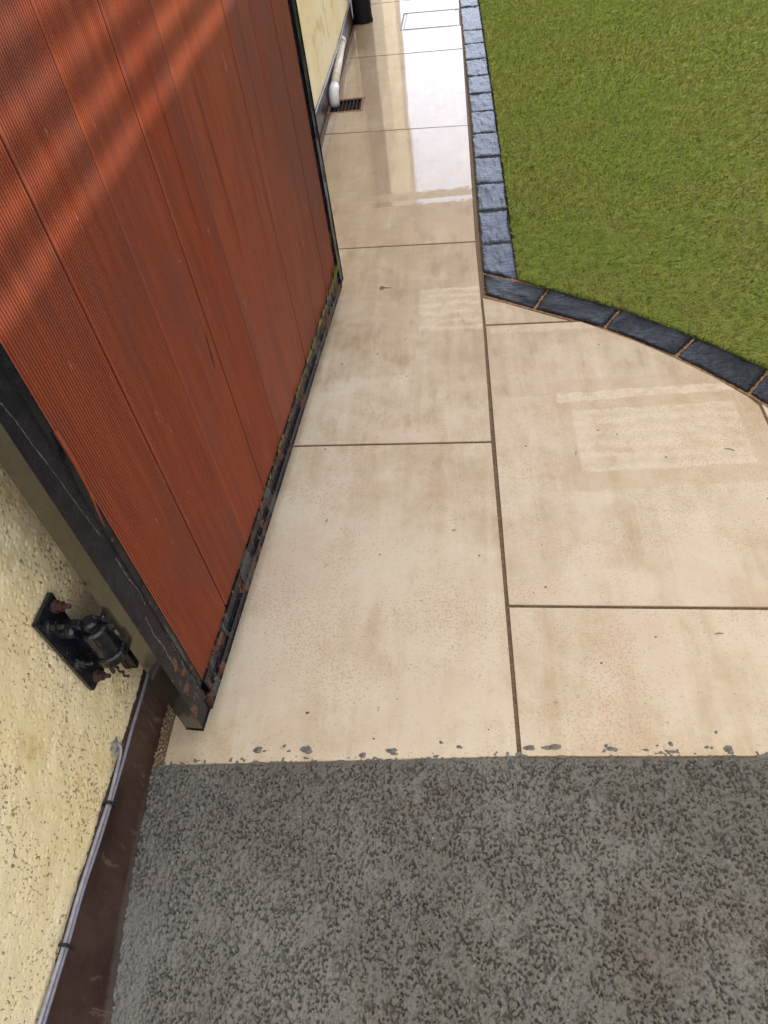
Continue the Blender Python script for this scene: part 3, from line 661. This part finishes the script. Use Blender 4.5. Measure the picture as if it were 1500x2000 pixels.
# worn pale line and scratches along the front of the stile
def gplane(x, y, off=0.):
    r = ray(x, y); A_ = GA + GN * off; t = (A_.x * GN.x + A_.y * GN.y) / (r[0] * GN.x + r[1] * GN.y); p = Vector((r[0] * t, r[1] * t, H + r[2] * t)); return (p - A_).dot(GU), p.z
MWEAR = mat_simple('worn_grey_primer', (.07, .073, .078), .5, var=.5)
def wear(px, w):
    bm = bmesh.new(); P = [gplane(*p) for p in px]; Q = []
    for i in range(len(P) - 1):
        for t in np.linspace(0, 1, 8, endpoint=False): Q.append((P[i][0] + (P[i + 1][0] - P[i][0]) * t + rs.uniform(-.0005, .0005), P[i][1] + (P[i + 1][1] - P[i][1]) * t))
    L1, L2 = [], []
    for k, (u, z) in enumerate(Q):
        ww = w * rs.uniform(.35, 1.); L1.append(bm.verts.new(gw(u - ww, z, .0004))); L2.append(bm.verts.new(gw(u + ww, z, .0004)))
    for k in range(len(Q) - 1): bm.faces.new((L1[k], L2[k], L2[k + 1], L1[k + 1]))
    child(obj('paint_wear', bm, MWEAR), st)
wear([(0, 787), (30, 822), (60, 865), (110, 930), (160, 1000), (200, 1052)], .0011)
wear([(225, 1090), (250, 1130), (268, 1150), (285, 1185)], .0014)
wear([(283, 1205), (300, 1240), (318, 1262), (345, 1310)], .0020)
wear([(318, 1225), (335, 1255), (352, 1285), (370, 1330)], .0016)
# splinter peeling off the first board
bm = bmesh.new()
tube(bm, [gw(.047, .66, -.002), gw(.0425, .615, .003), gw(.038, .575, .005), gw(.033, .54, .004), gw(.032, .515, .002)], [.0028, .0024, .0016, .0012, .0006], 5)
sp_ = obj('splinter', bm, bpy.data.materials['red_stained_timber']); child(sp_, gate)
# drying cracks in the smooth boards: thin black strips stand in for the shade inside
def crack(u, z0, z1, w=.0011, slope=0.):
    bm = bmesh.new(); n = 16; L_, R2 = [], []
    rr = random.Random(int(u * 1000))
    for k in range(n + 1):
        t = k / n; z = z0 + (z1 - z0) * t; ww = w * math.sin(math.pi * min(max(t, .02), .98)) ** .5 * rr.uniform(.5, 1); uu = u + slope * t + rr.uniform(-.0006, .0006)
        L_.append(bm.verts.new(gw(uu - ww, z, -.0022))); R2.append(bm.verts.new(gw(uu + ww, z, -.0022)))
    for k in range(n): bm.faces.new((L_[k], R2[k], R2[k + 1], L_[k + 1]))
    bmesh.ops.solidify(bm, geom=list(bm.faces), thickness=.0006)
    child(obj('timber_crack', bm, MBLK), gate)
crack(.560, .60, .90, .0009); crack(.705, .52, .80, .0009, -.004); crack(.452, .43, .50, .0012, .01); crack(.845, .30, .78, .0007); crack(.97, .55, .9, .0007, .006); crack(1.12, .2, .6, .0006)
# moss and weed tufts on the ledge
rs = random.Random(9)
for mi, (u, n_, s_) in enumerate(((.52, 5, .6), (.62, 12, 1.), (.72, 5, .6), (.80, 14, 1.), (.86, 8, .7), (.93, 14, 1.1), (.99, 10, .8), (1.06, 16, 1.2), (1.13, 14, 1.), (1.2, 18, 1.5), (1.25, 16, 1.3), (1.30, 26, 2.0), (1.32, 16, 1.8))):
    bm = bmesh.new()
    for k in range(int(n_ * 1.1)):
        uu = u + rs.uniform(-.022, .022); h = rs.uniform(.008, .018) * s_; w = rs.uniform(.0014, .003); lu = rs.uniform(-.5, .5) * h; lo_ = rs.uniform(.0, .5) * h
        a, b, c2 = gw(uu - w, .0975, -.001), gw(uu + w, .0975, -.001), gw(uu + lu, .0975 + h, .0 + lo_)
        d = gw(uu, .0975, .0018); vs = [bm.verts.new(v) for v in (a, b, c2, d)]
        for f in ((0, 1, 2), (1, 3, 2), (3, 0, 2), (0, 3, 1)): bm.faces.new([vs[i] for i in f])
    m_ = obj('moss_tuft', bm, MMOSS)
    tag(m_, nth('yellow green moss tuft', mi, 'on the bottom rail of the red gate').replace('leftmost', 'nearest').replace('from the left', 'nearest'), 'moss', 'moss tufts along the gate bottom rail')
# bent wire poking over the rail
bm = bmesh.new(); tube(bm, [gw(.385, .105, -.001), gw(.395, .103, .004), gw(.405, .098, .012), gw(.412, .092, .022), gw(.4125, .088, .023)], .0008, 6)
tag(obj('bent_wire', bm, MBLK), 'thin black bent wire poking out over the bottom rail of the gate', 'wire')

# ------------------------------------------------------------------ hinge bracket on the wall
hinge = empty('wall_bracket', (-.552, .518, .34)); tag(hinge, 'glossy black hinge plate with rusty bolts on the yellow wall beside the gate foot', 'bracket')
bm = bmesh.new(); pl = [(.486, .431), (.541, .428), (.531, .243), (.490, .252)]
f = bm.faces.new([bm.verts.new((-.5545, y, z)) for y, z in pl]); r = bmesh.ops.extrude_face_region(bm, geom=[f])
for v in [g for g in r['geom'] if isinstance(g, bmesh.types.BMVert)]: v.co.x = -.5465
bmesh.ops.bevel(bm, geom=list(bm.edges), offset=.0016, segments=2, affect='EDGES'); child(obj('hinge_plate', bm, MBR), hinge)
for bi, (y, z) in enumerate(((.528, .412), (.499, .408), (.499, .316), (.509, .262))):
    bm = bmesh.new(); tube(bm, [(-.547, y, z), (-.542, y, z), (-.541, y, z)], [.0095, .009, .008], 16)
    tube(bm, [(-.5415, y, z), (-.534, y, z)], .0072, 6); tube(bm, [(-.5345, y, z), (-.525, y + .0, z), (-.524, y, z)], [.0036, .0036, .0026], 10)
    child(obj('bolt', bm, MRUST if bi in (0, 3) else MBR), hinge)
bm = bmesh.new(); cx, cy = -.512, .524
tube(bm, [(cx, cy, .296), (cx, cy, .298), (cx, cy, .312), (cx, cy, .314)], [.020, .0235, .0235, .0205], 24); tube(bm, [(cx, cy, .3135), (cx, cy, .366), (cx, cy, .369)], [.0195, .0195, .016], 24)
child(obj('hinge_barrel', bm, MBR, smooth=False), hinge)
bm = bmesh.new(); tube(bm, [(cx, cy, .368), (cx, cy, .380), (cx, cy, .383)], [.012, .012, .008], 16); child(obj('hinge_pin', bm, MBR, smooth=False), hinge)
bm = bmesh.new(); box(bm, (-.531, .528, .338), (.034, .012, .034), bevel=.002); box(bm, (-.531, .516, .386), (.030, .012, .012), bevel=.003)
tube(bm, [(-.548, .512, .378), (-.53, .512, .378), (-.526, .512, .378)], [.011, .011, .008], 16)
child(obj('hinge_knuckle', bm, MBR), hinge)
bm = bmesh.new(); tube(bm, [(-.505, .533, .352), (-.492, .538, .356), (-.476, .545, .358)], [.012, .0105, .0115], 14); box(bm, (-.487, .540, .371), (.03, .022, .012), bevel=.004)
child(obj('hinge_arm', bm, MBR), hinge)
# rusty twisted wire hanging under the plate
bm = bmesh.new(); pts = []
for k in range(34):
    t = k / 33; a = t * 26; pts.append((-.535 + .0016 * math.cos(a) + .008 * t, .533 + .0016 * math.sin(a) + .004 * t, .272 - .064 * t))
tube(bm, pts, [.0019 + .0006 * math.sin(k * 2.4) for k in range(34)], 7); tube(bm, [(-.53, .524, .262), (-.529, .523, .25), (-.530, .523, .246)], [.002, .0035, .0025], 7)
wr = obj('twisted_wire', bm, MRUST, smooth=True); tag(wr, 'short rusty twisted wire hanging below the black hinge plate', 'wire')
# small dark bracket on the wall behind the stile
bm = bmesh.new(); box(bm, (-.551, .596, .196), (.008, .05, .05), bevel=.001); box(bm, (-.543, .575, .196), (.016, .004, .05), bevel=.0008); box(bm, (-.543, .596, .1725), (.016, .046, .004), bevel=.0008)
tag(obj('angle_bracket', bm, mat_simple('dull_brown_metal', (.02, .014, .012), .5)), 'small dark angle bracket on the yellow wall behind the gate stile', 'bracket')

# ------------------------------------------------------------------ gully, waste pipe, black post, inspection cover
gully = empty('drain_gully', (-.45, 3.39, 0)); tag(gully, 'square drain gully with black slotted grate and terracotta rim, under the white waste pipe', 'drain')
bm = bmesh.new(); gx0, gx1, gy0, gy1 = -.530, -.371, 3.312, 3.467; t = .012
for (a, b, c_, d) in ((gx0, gx1, gy0, gy0 + t), (gx0, gx1, gy1 - t, gy1), (gx0, gx0 + t, gy0 + t, gy1 - t), (gx1 - t, gx1, gy0 + t, gy1 - t)): prism([(a, c_), (b, c_), (b, d), (a, d)], -.05, .001, bm, .0008)
child(obj('gully_rim', bm, MTERRA), gully)
bm = bmesh.new(); n_ = 9
for k in range(n_):
    xx = gx0 + t + .004 + k * (gx1 - gx0 - 2 * t - .008) / (n_ - 1); box(bm, (xx, (gy0 + gy1) / 2, -.007), (.0055, gy1 - gy0 - 2 * t, .008), bevel=.0006)
box(bm, ((gx0 + gx1) / 2, gy0 + t + .003, -.0075), (gx1 - gx0 - 2 * t, .006, .0085)); box(bm, ((gx0 + gx1) / 2, gy1 - t - .003, -.0075), (gx1 - gx0 - 2 * t, .006, .0085))
child(obj('grate', bm, mat_simple('black_iron', (.008, .008, .009), .7, var=.3, spec=.2)), gully)
pipe = empty('waste_pipe', (-.50, 3.41, 0)); tag(pipe, 'dirty white plastic waste pipe lying along the wall and emptying into the gully', 'pipe')
P0, P1 = Vector((-.500, 3.45, .048)), Vector((-.514, 4.05, .058))
bm = bmesh.new(); tube(bm, [P0, P0.lerp(P1, .5), P1], .0185, 20); child(obj('pipe_run', bm, MPIPE, smooth=True), pipe)
bm = bmesh.new(); pts = [P0 + Vector((0, .03, 0)), P0 + Vector((0, -.005, 0))] + [P0 + Vector((0, -.005 - .034 * math.sin(a), -.034 * (1 - math.cos(a)))) for a in np.linspace(.3, math.pi / 2, 6)] + [P0 + Vector((0, -.039, -.052))]
tube(bm, pts, .0215, 20); child(obj('outlet_elbow', bm, MPIPEC, smooth=True), pipe)
bm = bmesh.new(); pts = [P1 + Vector((0, -.03, 0)), P1 + Vector((0, .005, 0))] + [P1 + Vector((-.034 * (1 - math.cos(a)), .005 + .034 * math.sin(a), 0)) for a in np.linspace(.3, math.pi / 2, 6)] + [P1 + Vector((-.07, .039, 0))]
tube(bm, pts, .0215, 20); child(obj('wall_elbow', bm, MPIPE, smooth=True), pipe)
post = empty('black_post', (-.45, 4.565, 0)); tag(post, 'round black post standing on the wet slabs beside the wall', 'post')
bm = bmesh.new(); tube(bm, [(-.45, 4.565, .0), (-.45, 4.565, .004), (-.45, 4.565, .03), (-.45, 4.565, 2.4)], [.054, .054, .050, .050], 32); child(obj('shaft', bm, MBLK, smooth=True), post)
bm = bmesh.new(); tube(bm, [(-.45, 4.565, 2.4), (-.45, 4.565, 2.42)], [.056, .05], 32); child(obj('cap', bm, MBLK, smooth=True), post)
cov = empty('inspection_cover', (-.09, 4.46, 0)); tag(cov, 'recessed square inspection cover filled with paving in the wet far path', 'manhole cover')
q = [(-.241, 4.334), (.058, 4.306), (.060, 4.598), (-.231, 4.625)]
def inset(q, d):
    c = (sum(p[0] for p in q) / 4, sum(p[1] for p in q) / 4); return [(p[0] + math.copysign(d, c[0] - p[0]), p[1] + math.copysign(d, c[1] - p[1])) for p in q]
def ring(bm, qo, qi, z0, z1):
    for k in range(4): prism([qo[k], qo[(k + 1) % 4], qi[(k + 1) % 4], qi[k]], z0, z1, bm)
bm = bmesh.new(); ring(bm, q, inset(q, .0025), -.03, .0006); ring(bm, inset(q, .012), inset(q, .0145), -.03, .0006); child(obj('cover_frame', bm, MSTEEL), cov)
bm = prism(inset(q, .003), -.03, -.003); child(obj('frame_bed', bm, MS), cov)
child(obj('paving_insert', prism(inset(q, .0175), -.02, .0, bevel=.001), MS), cov)

# ------------------------------------------------------------------ cement splashes on the slab ends
sp = [(-.369, .511, 9, 5), (-.357, .509, 3, 2), (-.285, .511, 11, 6), (-.324, .518, 3.2, 2.4), (-.315, .509, 3, 2), (-.189, .5015, 7, 4), (-.141, .509, 8, 5), (-.137, .504, 6, 3), (-.059, .523, 3.4, 2.6), (-.029, .515, 4.6, 3),
      (-.291, .578, 3.2, 2.8), (-.172, .53, 2, 1.8), (.084, .513, 8, 5), (.121, .514, 14, 5), (.214, .511, 8, 4), (.206, .516, 3, 3), (.267, .509, 5, 2), (.307, .519, 4, 3.4), (.286, .516, 2.2, 1.6), (.361, .513, 3.4, 2.6), (.368, .512, 2.4, 2), (.393, .509, 8, 6), (.381, .538, 2.6, 2.4), (.315, .508, 2, 1.6), (.02, .545, 1.6, 1.4)]
sp.sort()
def splash(x, y, a, b, seed):
    rr = random.Random(seed); bm = bmesh.new(); bmesh.ops.create_icosphere(bm, subdivisions=4, radius=1); ph = [rr.uniform(0, 6) for _ in range(5)]
    for v in bm.verts:
        d = v.co.copy(); th = math.atan2(d.y, d.x); k = 1 + .18 * math.sin(2 * th + ph[0]) + .12 * math.sin(3 * th + ph[1]) + .07 * math.sin(7 * th + ph[2])
        v.co = Vector((d.x * a * .001 * k, d.y * b * .001 * k, max(-.0004, d.z * min(.0022, .00035 * b) * (1 + .35 * math.sin(d.x * 9 + ph[4]) * math.sin(d.y * 8 + ph[0]) + .4 * math.sin(d.x * 4 + ph[3])) + .0002)))
    o = obj('cement_splash', bm, MSPLASH, smooth=True); o.location = (x, y, 0)
    return tag(o, nth('grey cement blob', seed, 'on the cream slab edge') if seed < len(ORD) else 'rightmost grey cement blob on the cream slab edge', 'cement blob', 'cement blobs along the slab edge')
for k, (x, y, a, b) in enumerate(sp): splash(x, y, a, b, k)
# thin twigs and grit on the slabs
def scrap(x, y, l, ang, w=.0009):
    bm = bmesh.new(); c_, s_ = math.cos(ang), math.sin(ang); tube(bm, [(-l * c_, -l * s_, .0008), (0, l * .12, .0014), (l * c_, l * s_, .0007)], [w * .5, w, w * .5], 5)
    o = obj('twig', bm, mat_twig); o.location = (x, y, .0004); tag(o, 'tiny dark twig scrap lying loose on the cream slabs', 'twig', 'twig scraps on the slabs'); return o
mat_twig = mat_simple('dry_twig', (.09, .07, .04), .8)
for ti, a_ in enumerate(sorted(((-.313, 1.566, .004, .3), (.565, 1.178, .011, -.4), (.243, 1.19, .006, 1.4), (-.30, 1.02, .005, 1.2), (.43, .72, .008, .1), (-.22, 1.60, .004, .9), (.30, 1.26, .004, .4), (-.03, .98, .004, .2)))): scrap(*a_)['label'] = nth('tiny dark twig scrap', ti, 'lying on the cream slabs')
cc = gp(746, 563); bm = bmesh.new(); tube(bm, [(cc[0] + .006 * math.cos(t), cc[1] + .006 * math.sin(t), .0012) for t in np.linspace(0, 6.0, 14)] , .0013, 6); tube(bm, [(cc[0] + .006, cc[1], .001), (cc[0] + .018, cc[1] - .001, .001), (cc[0] + .030, cc[1] - .004, .001)], [.0012, .0008, .0005], 5)
tag(obj('curled_stalk', bm, mat_twig), 'curled brown stalk lying on the second slab from the camera', 'stalk')

# ------------------------------------------------------------------ unseen fence added right of the lawn: shades the path, slats band the gate
def build_shade_fence():
    f = empty('shade_fence', (2.42, 2, 0)); tag(f, 'unseen tall pale timber fence with a slatted top, added to shade the path', 'fence')
    hs = 2.075; fx = lambda y: 2.42 - .035 * y; uy = Vector((-.035, 1, 0)).normalized(); ux = Vector((1, .035, 0)).normalized(); bm = bmesh.new()
    for k in range(54): y = -.7 + k * .125; box(bm, (fx(y) + (.008 if k % 2 else 0), y, hs / 2), (.016, .128, hs), ux, uy)
    child(obj('board_panel', bm, MFENCE), f)
    for y in (-.68, 1.95, 3.95, 5.95):
        bm = bmesh.new(); box(bm, (fx(y) + .06, y, 1.35), (.09, .09, 2.7), ux, uy); child(obj('post', bm, MFENCE), f)
    for k in range(9):
        bm = bmesh.new(); box(bm, (fx(2.65), 2.65, hs + .046 + k * .060), (.02, 6.8, .026), ux, uy); child(obj('slat', bm, MFENCE), f)
build_shade_fence()
